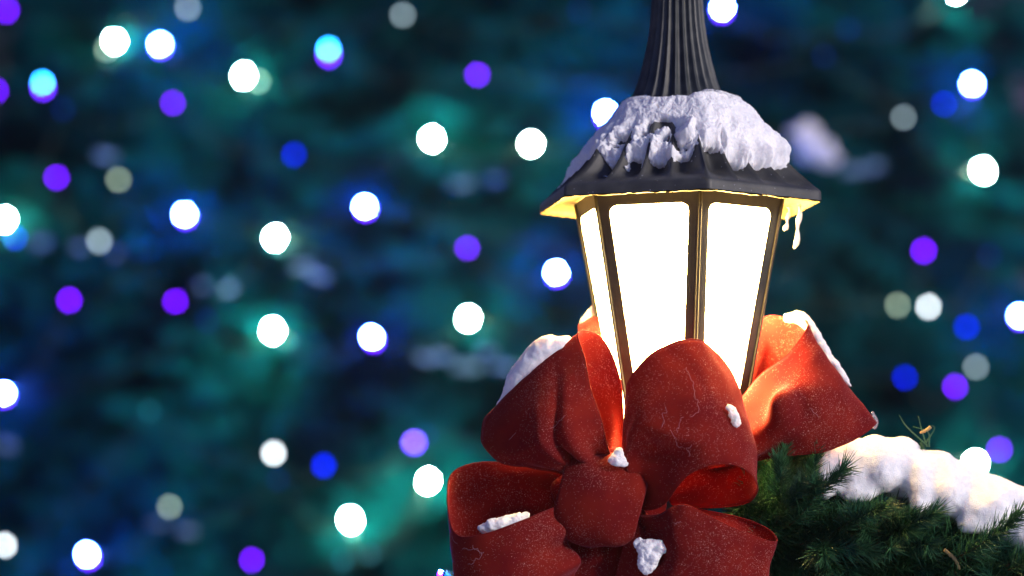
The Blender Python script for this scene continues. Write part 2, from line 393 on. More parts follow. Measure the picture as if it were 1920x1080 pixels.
# ------------------------------------------------------------------ the bow
bow_p = P(1125, 940, -200)
bow = empty('bow', bow_p, 'large frosted red velvet bow tied round the foot of the lit lantern', 'bow')
def sheet_pts(rows, nu, nv):
    cols = [[P(*q) for q in r] for r in rows]
    a = [spline(r, nv) for r in cols]          # across
    out = []
    tr = [spline([r[j] for r in a], nu) for j in range(len(a[0]))]
    return [[tr[j][i] for j in range(len(tr))] for i in range(len(tr[0]))]
def loop(rows, seed=0, nu=12, nv=16, wr=1.0, creases=(), name='loop', thick=.0009):
    g = sheet_pts(rows, nu, nv); n = len(g); m = len(g[0])
    # normals for the displacement
    for i in range(n):
        for j in range(m): g[i][j] = g[i][j].copy()
    nn = [[None] * m for _ in range(n)]
    for i in range(n):
        for j in range(m):
            du = g[min(i + 1, n - 1)][j] - g[max(i - 1, 0)][j]; dv = g[i][min(j + 1, m - 1)] - g[i][max(j - 1, 0)]
            nn[i][j] = du.cross(dv).normalized()
    vs = []
    off = Vector((seed * 3.1, seed * 1.7, seed))
    for i in range(n):
        u = i / (n - 1)
        for j in range(m):
            v = j / (m - 1); p = g[i][j]
            edge = math.exp(-(min(u, 1 - u) / .16) ** 2)     # gathered at the knot
            d = wr * .0035 * noise.noise(p * 13 + off) + wr * .0012 * noise.noise(p * 40 + off)
            d += edge * .006 * math.sin(v * 2 * math.pi * 2.6 + seed)
            d += .0035 * math.sin(v * 11 + seed * 2 + u * 3) * math.exp(-(min(u, 1 - u) / .3) ** 2)
            d += wr * .0030 * 1.3 * (min(.35, abs(noise.noise(p * 17 + off))) - .2) * (1 - .6 * edge)
            for (cu, cv, su, sv_, am, an) in creases:         # soft folds: centre, sizes, depth, direction
                a = (u - cu) * math.cos(an) + (v - cv) * math.sin(an); b = -(u - cu) * math.sin(an) + (v - cv) * math.cos(an)
                d += am * math.exp(-(a / su) ** 2 - (b / sv_) ** 2)
            vs.append(p + nn[i][j] * d)
    fs = [(i * m + j, i * m + j + 1, (i + 1) * m + j + 1, (i + 1) * m + j) for i in range(n - 1) for j in range(m - 1)]
    o = mesh_obj(name, vs, fs, M['velvet'], bow)
    s = o.modifiers.new('thick', 'SOLIDIFY'); s.thickness = thick; s.offset = 0
    for jj in (0, m - 1):                                     # wired hem
        e = [vs[i * m + jj] for i in range(n)]
        h = mesh_obj('hem', *tube(e, .0008, 6), M['velvet'], o)
        h.parent = o; h.matrix_parent_inverse = Matrix.Translation(-bow.location)
        h.matrix_parent_inverse = Matrix.Identity(4)
    return o, vs, m
C_ = []
# upper middle loop, over the lantern's front corner, opening below
l1 = loop([
 [(1205, 948, -205), (1185, 925, -215), (1165, 885, -205)],
 [(1235, 950, -235), (1176, 850, -258), (1170, 762, -225)],
 [(1252, 938, -262), (1205, 790, -290), (1183, 708, -240)],
 [(1290, 890, -292), (1262, 775, -305), (1232, 658, -245)],
 [(1345, 870, -305), (1325, 765, -300), (1298, 637, -235)],
 [(1396, 878, -282), (1382, 785, -262), (1345, 658, -205)],
 [(1422, 915, -225), (1411, 815, -205), (1378, 712, -180)],
 [(1402, 943, -172), (1380, 840, -160), (1350, 730, -150)],
 [(1335, 952, -155), (1300, 860, -148), (1280, 770, -145)],
 [(1262, 947, -165), (1225, 900, -160), (1195, 870, -160)]], 1,
 creases=[(.22, .28, .05, .16, -.012, .5), (.30, .35, .04, .2, .006, .6)])
# upper left loop, opening towards the lantern
l2 = loop([
 [(1150, 868, -205), (1110, 882, -215), (1068, 893, -205)],
 [(1140, 838, -238), (1065, 858, -262), (1000, 880, -215)],
 [(1128, 785, -250), (1030, 820, -272), (940, 868, -205)],
 [(1108, 728, -245), (1020, 770, -255), (904, 832, -180)],
 [(1096, 672, -232), (1012, 727, -225), (904, 800, -160)],
 [(1084, 624, -195), (1000, 690, -190), (918, 778, -140)],
 [(1128, 634, -150), (1040, 690, -145), (945, 785, -110)],
 [(1160, 700, -128), (1080, 760, -122), (980, 830, -105)],
 [(1168, 790, -132), (1110, 820, -128), (1020, 870, -125)],
 [(1158, 862, -160), (1120, 877, -160), (1072, 890, -160)]], 2,
 creases=[(.20, .45, .20, .045, -.012, -.5), (.17, .60, .16, .04, .008, -.3)])
# lower left loop, opening upwards
l3 = loop([
 [(1062, 945, -215), (1075, 1020, -220), (1085, 1100, -205)],
 [(1030, 955, -248), (1035, 1040, -258), (1045, 1120, -235)],
 [(975, 978, -272), (980, 1062, -278), (995, 1150, -245)],
 [(905, 1002, -270), (912, 1090, -268), (930, 1170, -230)],
 [(856, 1003, -235), (860, 1082, -228), (880, 1160, -200)],
 [(838, 950, -180), (846, 1035, -175), (870, 1120, -170)],
 [(843, 893, -145), (852, 985, -140), (880, 1080, -150)],
 [(892, 868, -128), (900, 962, -135), (930, 1060, -150)],
 [(975, 868, -132), (985, 950, -145), (1000, 1040, -150)],
 [(1085, 872, -165), (1085, 950, -170), (1085, 1020, -170)]], 3)
# lower right loop
l4 = loop([
 [(1190, 965, -205), (1200, 1020, -210), (1200, 1090, -205)],
 [(1232, 966, -245), (1235, 1030, -255), (1230, 1110, -245)],
 [(1262, 950, -272), (1262, 1030, -285), (1262, 1120, -268)],
 [(1290, 948, -285), (1300, 1035, -292), (1300, 1130, -272)],
 [(1345, 976, -284), (1350, 1056, -284), (1345, 1145, -265)],
 [(1405, 1003, -265), (1405, 1075, -260), (1392, 1150, -250)],
 [(1452, 1016, -232), (1441, 1080, -228), (1425, 1150, -220)],
 [(1440, 994, -200), (1430, 1060, -190), (1420, 1130, -190)],
 [(1390, 972, -175), (1380, 1040, -170), (1370, 1110, -170)],
 [(1300, 952, -165), (1280, 1020, -165), (1262, 1080, -170)]], 4)
# right loop, behind the lantern's right flank, brightly lit inside
l6 = loop([
 [(1300, 860, -150), (1320, 870, -150), (1340, 880, -145)],
 [(1362, 812, -120), (1390, 842, -155), (1415, 868, -135)],
 [(1396, 745, -80), (1440, 800, -172), (1478, 856, -138)],
 [(1432, 698, -95), (1490, 765, -182), (1545, 846, -128)],
 [(1478, 662, -105), (1535, 742, -160), (1600, 824, -105)],
 [(1515, 608, -85), (1572, 704, -85), (1642, 792, -60)],
 [(1478, 597, -20), (1530, 700, -5), (1600, 800, 0)],
 [(1428, 600, 20), (1462, 715, 45), (1520, 830, 30)],
 [(1392, 690, 0), (1420, 800, 10), (1450, 860, 0)],
 [(1370, 830, -60), (1380, 870, -60), (1400, 900, -60)]], 5,
 creases=[(.30, .42, .05, .12, -.022, .3), (.37, .52, .05, .16, .010, .2)])
# small loop behind the lantern's left flank
l7 = loop([
 [(1200, 860, 60), (1170, 860, 60), (1140, 860, 60)],
 [(1180, 700, 30), (1140, 715, 25), (1096, 730, 30)],
 [(1160, 612, 45), (1125, 606, 45), (1086, 626, 50)],
 [(1170, 606, 95), (1130, 602, 100), (1090, 618, 100)],
 [(1190, 700, 110), (1160, 700, 110), (1120, 715, 110)],
 [(1200, 860, 90), (1180, 860, 90), (1160, 860, 90)]], 6)
# hanging tails
loop([
 [(1212, 955, -205), (1198, 968, -212), (1182, 980, -205)],
 [(1244, 1000, -222), (1208, 1012, -240), (1172, 1012, -226)],
 [(1256, 1060, -226), (1206, 1068, -250), (1156, 1072, -230)],
 [(1272, 1160, -222), (1212, 1160, -245), (1146, 1165, -226)],
 [(1300, 1300, -200), (1215, 1290, -220), (1130, 1310, -205)]], 7, name='tail')
loop([
 [(1165, 985, -185), (1130, 990, -190), (1090, 985, -185)],
 [(1172, 1060, -195), (1120, 1065, -205), (1060, 1050, -190)],
 [(1180, 1160, -200), (1110, 1160, -215), (1040, 1150, -195)],
 [(1160, 1320, -190), (1080, 1300, -200), (1000, 1320, -185)]], 8, name='tail')
# knot: a wrapped band, wider in the middle, creased lengthwise
kr = []
vs, fs = [], []
kc = P(1124, 938, -222)
nu, nv = 72, 40
for i in range(nu):
    a = 2 * math.pi * i / nu
    for j in range(nv + 1):
        v = j / nv * 2 - 1
        rad = (1 - abs(v) ** 2.6 * .38)
        fold = 1 + .035 * math.sin(a * 3 + v * 4) + .05 * math.sin(v * 9 + 1.3) * (.5 + .5 * math.cos(a - 1))
        # section in the plane of (across the band) x (depth); band axis tilts down to the right
        lx = v * 76; lz = math.cos(a) * 86 * rad * fold; ly = math.sin(a) * 48 * rad * fold
        th = R(-14); X = lx * math.cos(th) - lz * math.sin(th); Z = lx * math.sin(th) + lz * math.cos(th)
        p = kc + Vector((X * PX, ly * PX, Z * PX))
        p += (p - kc).normalized() * .0015 * noise.noise(p * 30)
        vs.append(p)
for i in range(nu):
    for j in range(nv):
        fs.append((i * (nv + 1) + j, i * (nv + 1) + j + 1, ((i + 1) % nu) * (nv + 1) + j + 1, ((i + 1) % nu) * (nv + 1) + j))
kn = mesh_obj('knot', vs, fs, M['velvet'], bow)
s = kn.modifiers.new('thick', 'SOLIDIFY'); s.thickness = .002

bm = bmesh.new(); bmesh.ops.create_icosphere(bm, subdivisions=5, radius=1, matrix=Matrix.Translation(P(1140, 950, -165)) @ Matrix.Diagonal((.068, .022, .066, 1)))
for v in bm.verts: v.co += (v.co - P(1140, 950, -165)).normalized() * (.006 * noise.noise(v.co * 28) + .003 * math.sin(math.atan2(v.co.x - P(1140, 950, -165).x, v.co.z - P(1140, 950, -165).z) * 9))
bm_obj('gathered_ribbon', bm, M['velvet'], bow)

# loose frosted fibres lying on the velvet: random walks over a loop's own surface
def fibre(src, m, i0, j0, di, dj, n, seed, r=.00016, lift=.0012):
    rnd = random.Random(seed); o, vs, mm = src; pts = []
    i, j = float(i0), float(j0); N_ = len(vs) // mm; ang = math.atan2(dj, di)
    for k in range(n):
        i = min(max(i, 0), N_ - 1.01); j = min(max(j, 0), mm - 1.01)
        a, b = int(i), int(j); fi, fj = i - a, j - b
        q = (vs[a * mm + b] * (1 - fi) + vs[(a + 1) * mm + b] * fi) * (1 - fj) + (vs[a * mm + b + 1] * (1 - fi) + vs[(a + 1) * mm + b + 1] * fi) * fj
        pts.append(q + (CAM - q).normalized() * lift)
        ang += rnd.uniform(-1.15, 1.15); i += math.cos(ang) * .42 * math.hypot(di, dj); j += math.sin(ang) * .42 * math.hypot(di, dj); ang += (math.atan2(dj, di) - ang) * .25
    h = mesh_obj('fibre', *tube(pts, r, 4), M['thread'], o); h.parent = o; h.matrix_parent_inverse = Matrix.Identity(4)
fibre(l1, 0, 44, 26, .3, -1.2, 34, 1); fibre(l1, 0, 36, 11, 1, .4, 14, 2); fibre(l1, 0, 34, 12, .8, -.8, 16, 3); fibre(l1, 0, 40, 7, .2, -1, 14, 4)
fibre(l1, 0, 34, 18, -.3, -1, 18, 12)
fibre(l3, 0, 40, 3, .6, 1, 30, 5); fibre(l3, 0, 36, 6, .9, -.6, 24, 6); fibre(l3, 0, 48, 3, .4, 1.2, 26, 7)
fibre(l2, 0, 30, 10, -.6, .8, 16, 8); fibre(l2, 0, 33, 24, -.5, .2, 14, 9); fibre(l4, 0, 30, 6, -.8, .3, 18, 10); fibre(l6, 0, 42, 18, .3, .8, 12, 11)

# ------------------------------------------------------------------ snow heaps
def heap(name, balls, label, mat_='snow', vox=.0022, amp=.0035, fr=40, cat='snow', group=None, flat=1.):
    bm = bmesh.new(); more = []
    for a, b in zip(balls, balls[1:]):
        if math.hypot(a[0] - b[0], a[1] - b[1]) < 3.2 * max(a[2], b[2]):
            more += [tuple(a[i] * (1 - t) + b[i] * t for i in range(4)) + tuple(a[4:5]) for t in (.2, .4, .6, .8)]
    for b in balls + more:
        px, py, r, d = b[:4]; k = b[4] if len(b) > 4 else 1.
        c = P(px, py, d)
        mt = Matrix.Translation(c) @ Matrix.Diagonal((1, flat, k, 1))
        bmesh.ops.create_icosphere(bm, subdivisions=3, radius=r * PX, matrix=mt)
    o = bm_obj(name, bm, M[mat_])
    rm = o.modifiers.new('remesh', 'REMESH'); rm.mode = 'VOXEL'; rm.voxel_size = vox; rm.use_smooth_shade = True
    sm = o.modifiers.new('smooth', 'SMOOTH'); sm.factor = .5; sm.iterations = int(9 * .0022 / vox * 1.6)
    if vox > .0025: sm.iterations = 30
    for i, (f_, a_) in enumerate(((1.0, amp), (.28, amp * .35), (.08, amp * .14))):
        t = bpy.data.textures.new('lumps', 'CLOUDS'); t.noise_scale = f_ / fr; t.noise_depth = 2
        dm = o.modifiers.new('lumps', 'DISPLACE'); dm.texture = t; dm.strength = a_ * 2; dm.mid_level = .5; dm.texture_coords = 'GLOBAL'
    return tag(o, label, cat, group)
heap('snow_heap', [(1052, 650, 20, -185), (1030, 655, 28, -175), (1010, 672, 30, -170), (990, 695, 28, -165), (972, 718, 24, -160), (955, 742, 16, -155), (940, 758, 11, -150), (1063, 642, 12, -190)],
     'cream snow heap along the top ridge of the upper left bow loop')
heap('snow_heap', [(1160, 852, 11, -262), (1149, 864, 9, -266), (1156, 864, 11, -268), (1166, 866, 10, -264), (1172, 870, 7, -260), (1164, 844, 6, -256)], 'small snow cap on the bow knot', vox=.0010, amp=.0022, fr=110)
heap('snow_patch', [(1374, 774, 10, -285, 1.1), (1380, 792, 9, -280, 1.2), (1368, 765, 7, -288)], 'small white snow patch stuck on the middle bow loop', vox=.0009, amp=.0025, fr=130, flat=.35)
heap('snow_patch', [(905, 992, 9, -235), (925, 986, 14, -235), (948, 980, 15, -230), (970, 974, 13, -225), (985, 970, 9, -220)], 'lavender snow strip lying in the mouth of the lower left bow loop', vox=.0011, amp=.0036, fr=90)
heap('snow_patch', [(1200, 1022, 13, -258), (1218, 1030, 20, -262), (1236, 1026, 14, -266), (1212, 1050, 17, -262), (1210, 1068, 12, -262), (1225, 1046, 14, -264)], 'lavender snow clump lodged between the lower bow loop and the tail', vox=.0011, amp=.0042, fr=90, flat=.6)
heap('snow_strip', [(1478, 595, 9, -30), (1492, 594, 11, -40), (1506, 600, 12, -55), (1518, 612, 11, -60), (1530, 630, 10, -62), (1542, 650, 10, -62), (1554, 670, 9, -62), (1568, 690, 8, -60), (1582, 708, 7, -58), (1594, 722, 5, -56)],
     'narrow snow strip down the outer ridge of the right bow loop', vox=.0014, amp=.003, fr=70)
heap('snow_heap', [(1112, 592, 16, 90), (1100, 606, 14, 90), (1122, 575, 12, 90), (1092, 618, 8, 90)], 'snow heap on the loop tucked behind the left of the lantern', vox=.0014, amp=.002, fr=70)
heap('ice_drop', [(1639, 782, 5, -62), (1642, 792, 6, -62), (1640, 801, 5, -62), (1636, 774, 4, -62)], 'clear ice drop frozen on the pointed tip of the right bow loop', 'ice', vox=.0008, amp=.0008, fr=150, cat='ice')

# ------------------------------------------------------------------ fir garland
def sprig_mesh(name, seed, length=.085, n=95, droop=.25):
    rnd = random.Random(seed); vs, fs, mi = [], [], []
    stem = [Vector((0, 0, 0))]
    d = Vector((0, 0, 1))
    for k in range(9):
        d = (d + Vector((rnd.uniform(-.12, .12), rnd.uniform(-.12, .12), 0))).normalized(); stem.append(stem[-1] + d * length / 9)
    v, f = tube(stem, [.0011 - .0007 * k / 9 for k in range(10)], 5); vs += v; fs += f; mi += [1] * len(f)
    for k in range(n):
        t = rnd.uniform(.02, 1) ** .9; i = min(8, int(t * 9)); base = stem[i].lerp(stem[i + 1], t * 9 - i); ax_ = (stem[i + 1] - stem[i]).normalized()
        q = rnd.uniform(0, 2 * math.pi); side = Vector((math.cos(q), math.sin(q), 0)); sp = R(rnd.uniform(28, 68)) * (1 - .35 * t)
        dr = (ax_ * math.cos(sp) + side * math.sin(sp)).normalized(); ln = rnd.uniform(.022, .042) * (1 - .25 * t)
        cur = ax_ * rnd.uniform(-.1, .5) + Vector((rnd.uniform(-.25, .25), rnd.uniform(-.25, .25), rnd.uniform(-.2, .2)))
        p = base; rr = .00085; b0 = len(vs); w1 = dr.orthogonal().normalized(); w2 = dr.cross(w1)
        for s_ in range(4):
            r_ = rr * (1 - .22 * s_) if s_ < 3 else .00012
            for a in range(3):
                aa = 2.094 * a; vs.append(p + (w1 * math.cos(aa) + w2 * math.sin(aa)) * r_)
            dr = (dr + cur * .22).normalized(); p = p + dr * ln / 3
        for s_ in range(3):
            for a in range(3): fs.append((b0 + s_ * 3 + a, b0 + s_ * 3 + (a + 1) % 3, b0 + s_ * 3 + 3 + (a + 1) % 3, b0 + s_ * 3 + 3 + a)); mi.append(0)
    me = bpy.data.meshes.new(name); me.from_pydata([tuple(v) for v in vs], [], fs); me.update()
    me.materials.append(M['needle']); me.materials.append(M['stem']); me.polygons.foreach_set('material_index', mi)
    me.polygons.foreach_set('use_smooth', [True] * len(fs))
    return me
sprigs = [sprig_mesh('sprig', s, length=random.Random(s).uniform(.08, .12), n=270) for s in range(9)]
def put_sprig(gar, base, direction, roll, k, scale=1.):
    o = bpy.data.objects.new('sprig', sprigs[k % len(sprigs)]); C.objects.link(o); o.parent = gar
    o.location = base - gar.location
    q = direction.to_track_quat('Z', 'Y').to_matrix() @ Matrix.Rotation(roll, 3, 'Z')
    o.rotation_euler = q.to_euler(); o.scale = (scale,) * 3
    return o
gp = P(1450, 960, -30)
gar = empty('fir_garland', gp, 'green artificial fir garland running right from under the bow, half buried in snow', 'garland')
path = spline([P(1180, 1010, 0), P(1330, 985, -20), P(1480, 975, -40), P(1700, 1010, -40), P(1920, 1075, -40), P(2150, 1140, -40), P(2500, 1190, -40)], 10)
core = mesh_obj('rope', *tube(path, .012, 8), M['bark'], gar)
rnd = random.Random(31)
for i in range(82):
    t = (i + rnd.random()) / 30 * 9 + 13.5 if i < 30 else (i - 30 + rnd.random()) / 52 * 23 + 22
    k = int(t); p = path[k].lerp(path[k + 1], t - k); tan = (path[k + 1] - path[k]).normalized()
    q = (rnd.uniform(-.62, .06) if t > 22 else rnd.uniform(-.4, .75)) * math.pi   # front, hanging, and up beside the bow
    a = tan.cross(Vector((0, 0, 1))).normalized(); b = a.cross(tan)
    if a.y > 0: a = -a
    rd = (a * math.cos(q) + b * math.sin(q)) if t > 22 or rnd.random() < .8 else (a * math.cos(-q) + b * math.sin(-q))
    if t < 18: rd.y *= .35
    dr = (rd + tan * rnd.uniform(-.2, .9)).normalized()
    put_sprig(gar, p + rd * .018, dr, rnd.uniform(0, 6.28), i, rnd.uniform(.75, .95) if t < 22 else rnd.uniform(.85, 1.15))
# upright sprigs in the lamp light beside the bow, and front sprigs under the loops
for i, (px, py, d, dx, dy, dz, s_) in enumerate([(1440, 925, -60, .25, -.2, 1, .8), (1470, 920, -75, .1, -.3, 1, .75), (1495, 915, -70, .35, -.1, 1, .6), (1510, 930, -90, .2, -.5, .9, .7), (1462, 955, -100, .15, -.5, .8, .8),
    (1480, 985, -120, .5, -.6, .4, 1.), (1450, 990, -100, .35, -.5, .5, .8), (1500, 1020, -120, .6, -.5, -.2, 1.), (1445, 935, -70, .3, -.2, .9, .6), (1560, 1000, -130, .3, -.7, .3, 1.), (1660, 1010, -130, .5, -.6, .3, 1.), (1790, 1050, -130, .4, -.6, .2, 1.1), (1890, 1070, -130, .5, -.6, .3, 1.)]):
    put_sprig(gar, P(px, py, d), Vector((dx, dy, dz)).normalized(), i * 1.3, i, s_)
# short needles packed round the rope
rn = random.Random(77); nv_, nf_ = [], []
for i in range(15000):
    t = rn.uniform(13, len(path) - 12); k = int(t); c = path[k].lerp(path[k + 1], t - k)
    q = rn.uniform(0, 6.283); o_ = Vector((rn.uniform(-.3, .3), math.cos(q), math.sin(q))).normalized()
    low = rn.random() ** .6 * (.052 if t > 15 else .03); p = c + o_ * low + Vector((0, 0, -.03 * rn.random())); dr = (o_ * .8 + Vector((rn.uniform(-.6, 1.1), rn.uniform(-.7, .2), rn.uniform(-.7, .7)))).normalized()
    b0 = len(nv_); w1 = dr.orthogonal().normalized(); w2 = dr.cross(w1); ln = rn.uniform(.018, .036); bend = Vector((0, 0, rn.uniform(-.4, .3)))
    for s_, r_ in enumerate((.0008, .0007, .0001)):
        for a in range(3): nv_.append(p + (w1 * math.cos(2.094 * a) + w2 * math.sin(2.094 * a)) * r_)
        p = p + dr * ln / 2; dr = (dr + bend * .4).normalized()
    for s_ in range(2):
        for a in range(3): nf_.append((b0 + s_ * 3 + a, b0 + s_ * 3 + (a + 1) % 3, b0 + s_ * 3 + 3 + (a + 1) % 3, b0 + s_ * 3 + 3 + a))
mesh_obj('needles', nv_, nf_, M['needle'], gar)
# the left end of the garland, seen at the foot of the bow
gar2 = empty('fir_garland', P(900, 1120, 0), 'short end of the fir garland showing under the bow at bottom left', 'garland')
path2 = spline([P(1180, 1010, 0), P(1080, 1070, 0), P(960, 1120, -20), P(860, 1160, -40), P(700, 1240, -40)], 8)
mesh_obj('rope', *tube(path2, .007, 8), M['stem'], gar2)
for i in range(26):
    t = (i + rnd.random()) / 26 * 24; k = int(t); p = path2[k].lerp(path2[k + 1], t - k); tan = (path2[k + 1] - path2[k]).normalized()
    q = rnd.uniform(0, 2 * math.pi); a = Vector((0, -1, 0)); b = Vector((0, 0, 1))
    rd = a * math.cos(q) + b * math.sin(q)
    put_sprig(gar2, p, (rd + tan * rnd.uniform(0, .9)).normalized(), rnd.uniform(0, 6.28), i, rnd.uniform(.55, .75))
# snow lying on the garland
heap('snow_drift', [
 (1556, 858, 26, -70), (1545, 890, 16, -85), (1590, 850, 36, -60), (1600, 895, 34, -80), (1640, 852, 40, -55), (1650, 890, 36, -85), (1690, 858, 42, -50), (1565, 915, 16, -95), (1545, 930, 11, -100),
 (1720, 895, 42, -70), (1730, 925, 26, -100), (1722, 945, 20, -110), (1760, 888, 42, -50), (1775, 930, 40, -85), (1800, 905, 42, -50), (1840, 925, 42, -50), (1820, 955, 34, -90), (1860, 960, 42, -85), (1850, 985, 20, -105), (1812, 985, 18, -108),
 (1880, 945, 44, -45), (1920, 960, 46, -45), (1925, 995, 40, -80), (1970, 980, 48, -45), (2030, 1010, 50, -45), (2100, 1040, 50, -45), (2180, 1080, 46, -45), (1590, 925, 16, -100), (1630, 925, 14, -100), (1640, 868, 52, -52), (1700, 885, 52, -52), (1745, 908, 56, -50), (1800, 928, 56, -48), (1860, 950, 60, -48), (1930, 980, 60, -48), (1590, 890, 44, -62)],
 'long pinkish white snow drift lying along the top of the fir garland', vox=.0026, amp=.0045, fr=20)
# twigs poking through the snow
tw = [((1738, 835), (1700, 800), (1686, 778)), ((1738, 838), (1728, 805), (1722, 780)), ((1742, 838), (1740, 810), (1712, 800)), ((1736, 830), (1752, 805), (1747, 797))]
v_, f_ = [], []
for a, b, c in tw:
    pp = spline([P(*a, -60), P(*b, -62), P(*c, -64)], 4); v, f = tube(pp, [.0010 - .0007 * k / 8 for k in range(9)], 5); f_ += [tuple(i + len(v_) for i in q) for q in f]; v_ += v
tg = mesh_obj('twig', v_, f_, M['needle'], gar)
for i, (px, py, d, dx, dz, s_) in enumerate([(1725, 862, -60, .15, 1, .62), (1735, 850, -55, -.3, 1, .5)]):
    put_sprig(gar, P(px, py, d), Vector((dx, -.1, dz)).normalized(), i, 3 + i, s_ * .28)
for a, b, c in (((1770, 1030), (1790, 1048), (1800, 1068)), ((1745, 800), (1738, 806), (1725, 812))):
    pp = spline([P(*a, -150 if a[1] > 900 else -62), P(*b, -155 if a[1] > 900 else -62), P(*c, -150 if a[1] > 900 else -62)], 5)
    mesh_obj('twig', *tube(pp, [.0018, .0026, .0016, .0028, .0018, .0026, .0015, .0024, .0016, .002, .0008], 6), M['tip'], gar)

# ------------------------------------------------------------------ the big fir behind
TX, TY, TH, TR = -0.35, 14.4, 13.0, 5.7
def t_rad(z): return TR * (1 - z / TH) * 1.0
def tree_y(x, z):
    r = t_rad(z); q = r * r - (x - TX) ** 2
    return TY - math.sqrt(max(q, .04))
def on_tree(px, py, out=.0):
    Y = 10.0
    for _ in range(8):
        p = P(px, py, Y=Y); Y = tree_y(p.x, p.z) - out
    return P(px, py, Y=Y)
tree = empty('christmas_tree', (TX, TY, 0), 'huge dark blurred fir strung with white, blue and violet lights filling the background', 'tree')
mesh_obj('trunk', *tube([Vector((TX, TY, z)) for z in (0, 3, 6, 9, 12.8)], [.28, .22, .16, .09, .02], 14), M['bark'], tree)
rnd = random.Random(5)
vs, fs = [], []
def bough(base, out, ln, dens):
    global vs, fs
    side = out.cross(Vector((0, 0, 1))).normalized(); p = base.copy(); d = out.copy(); nseg = 8
    for s_ in range(nseg):
        q = p + d * ln / nseg; 
        for sd in (-1, 1, -1, 1)[:dens]:
            tl = ln * .42 * (1 - s_ / nseg * .75) * rnd.uniform(.6, 1.2)
            td = (d * .75 + side * sd * rnd.uniform(.6, 1.1) + Vector((0, 0, rnd.uniform(-.45, .25)))).normalized()
            # twig carrying needles, as a row of narrow blades
            for n_ in range(6):
                b = p + td * tl * n_ / 6
                for _ in range(2):
                    nd = (td * .6 + Vector((rnd.uniform(-1, 1), rnd.uniform(-1, 1), rnd.uniform(-1, 1)))).normalized()
                    w_ = nd.cross(Vector((rnd.uniform(-1, 1), rnd.uniform(-1, 1), rnd.uniform(-1, 1)))).normalized() * .007
                    e = b + nd * rnd.uniform(.045, .085); k = len(vs)
                    vs.extend((b - w_, b + w_, e)); fs.append((k, k + 1, k + 2))
        k = len(vs); w_ = side * .008; vs.extend((p - w_, p + w_, q)); fs.append((k, k + 1, k + 2))
        p = q; d = (d + Vector((0, 0, -.07))).normalized()
for i in range(3600):
    front = rnd.random() < .86
    if front:
        z = rnd.uniform(.9, 5.4); a = rnd.gauss(0, .48)
    else:
        z = TH * (1 - math.sqrt(rnd.random())) * .98 + .3; a = rnd.uniform(-math.pi, math.pi)
    r = t_rad(z); f_ = 1 - abs(rnd.gauss(0, .07)); ln = rnd.uniform(.45, .85) * min(1, r / 2.5)
    o_ = Vector((math.sin(a), -math.cos(a), 0)); clump = noise.noise(Vector((a * r * 1.6, z * 2.6, 0)))
    if clump < -.42 and rnd.random() < .6: continue
    b = Vector((TX, TY, z)) + o_ * max(.05, (r * f_ - ln * .95 + .12 * clump))
    bough(b, (o_ + Vector((rnd.uniform(-.35, .35), rnd.uniform(-.2, .2), rnd.uniform(-.15, .2)))).normalized(), ln, 2)
crown_v, crown_f = vs, fs
# dense inner mass of old dark branches, so that no sky shows through the heart of the tree
vs, fs = [], []
for j in range(27):
    z = .5 + 12 * j / 26; 
    for k in range(64):
        a = 2 * math.pi * k / 64; r = t_rad(z) * (.72 + .09 * noise.noise(Vector((math.sin(a) * 3, math.cos(a) * 3, z)))) * (1.03 if (k + j) % 2 else .94)
        vs.append(Vector((TX + math.sin(a) * r, TY - math.cos(a) * r, z)))
for j in range(26):
    for k in range(64): fs.append((j * 64 + k, j * 64 + (k + 1) % 64, (j + 1) * 64 + (k + 1) % 64, (j + 1) * 64 + k))
mesh_obj('inner_branches', vs, fs, M['fir'], tree)

# lights on the tree: colour code, pixel, label
WH = emis('white_light', (.80, 1.0, .80), 1100); WD = emis('dim_white_light', (.62, .85, .95), 6.0); WM = emis('pale_light', (.85, .95, 1.0), 20)
BE = emis('dim_beige_light', (.62, .85, .62), 6.5)
BW = emis('icy_blue_light', (.03, .10, 1.0), 4500); CY = emis('cyan_light', (.012, .30, 1.0), 120)
VI = emis('violet_light', (.14, .0, 1.0), 30); VS = emis('violet_rim_glow', (.12, .008, 1.0), 30)  # VS: added glowing shell imitating the violet fringe of the blurred lights
DB = emis('deep_blue_light', (.0, .008, 1.0), 14); DF = emis('faint_blue_light', (.0, .05, .5), 1.6)
TE = emis('faint_teal_light', (.02, .35, .5), 2.0); RG = emis('blue_glass', (.02, .03, 1.0), 14)
def bulb_proto(name, mt, r, tall, shell=None):
    bm = bmesh.new(); bmesh.ops.create_icosphere(bm, subdivisions=2, radius=r, matrix=Matrix.Diagonal((1, 1, tall, 1)))
    return bm, mt, shell
GR = {'W': 'white lights on the big tree', 'B': 'icy blue lights on the big tree', 'V': 'violet lights on the big tree', 'D': 'deep blue lights on the big tree', 'G': 'dim pale lights on the big tree'}
KIND = {  # code: (material, radius m, height factor, added shell for the coloured rim glow (material, drop m, radius), group)
 'W': (WH, .0132, 1.18, None, 'W'), 'w': (WM, .0120, 1.1, None, 'W'), 'd': (WD, .0120, 1.0, None, 'G'), 'e': (BE, .0125, 1.0, None, 'G'), 'm': (WD, .016, 1., None, 'G'),
 'B': (BW, .0105, 1.1, (VS, .012, .0165), 'B'), 'C': (CY, .0105, 1.0, (VS, .017, .0165), 'B'), 'S': (WM, .0050, 1.0, (VS, .004, .0165), 'B'),
 'V': (VI, .0115, 1.05, None, 'V'), 'D': (DB, .0120, 1.05, None, 'D'), 'f': (DF, .013, 1.0, None, 'D'), 't': (TE, .013, 1.0, None, 'G')}
bulb_mesh = {}
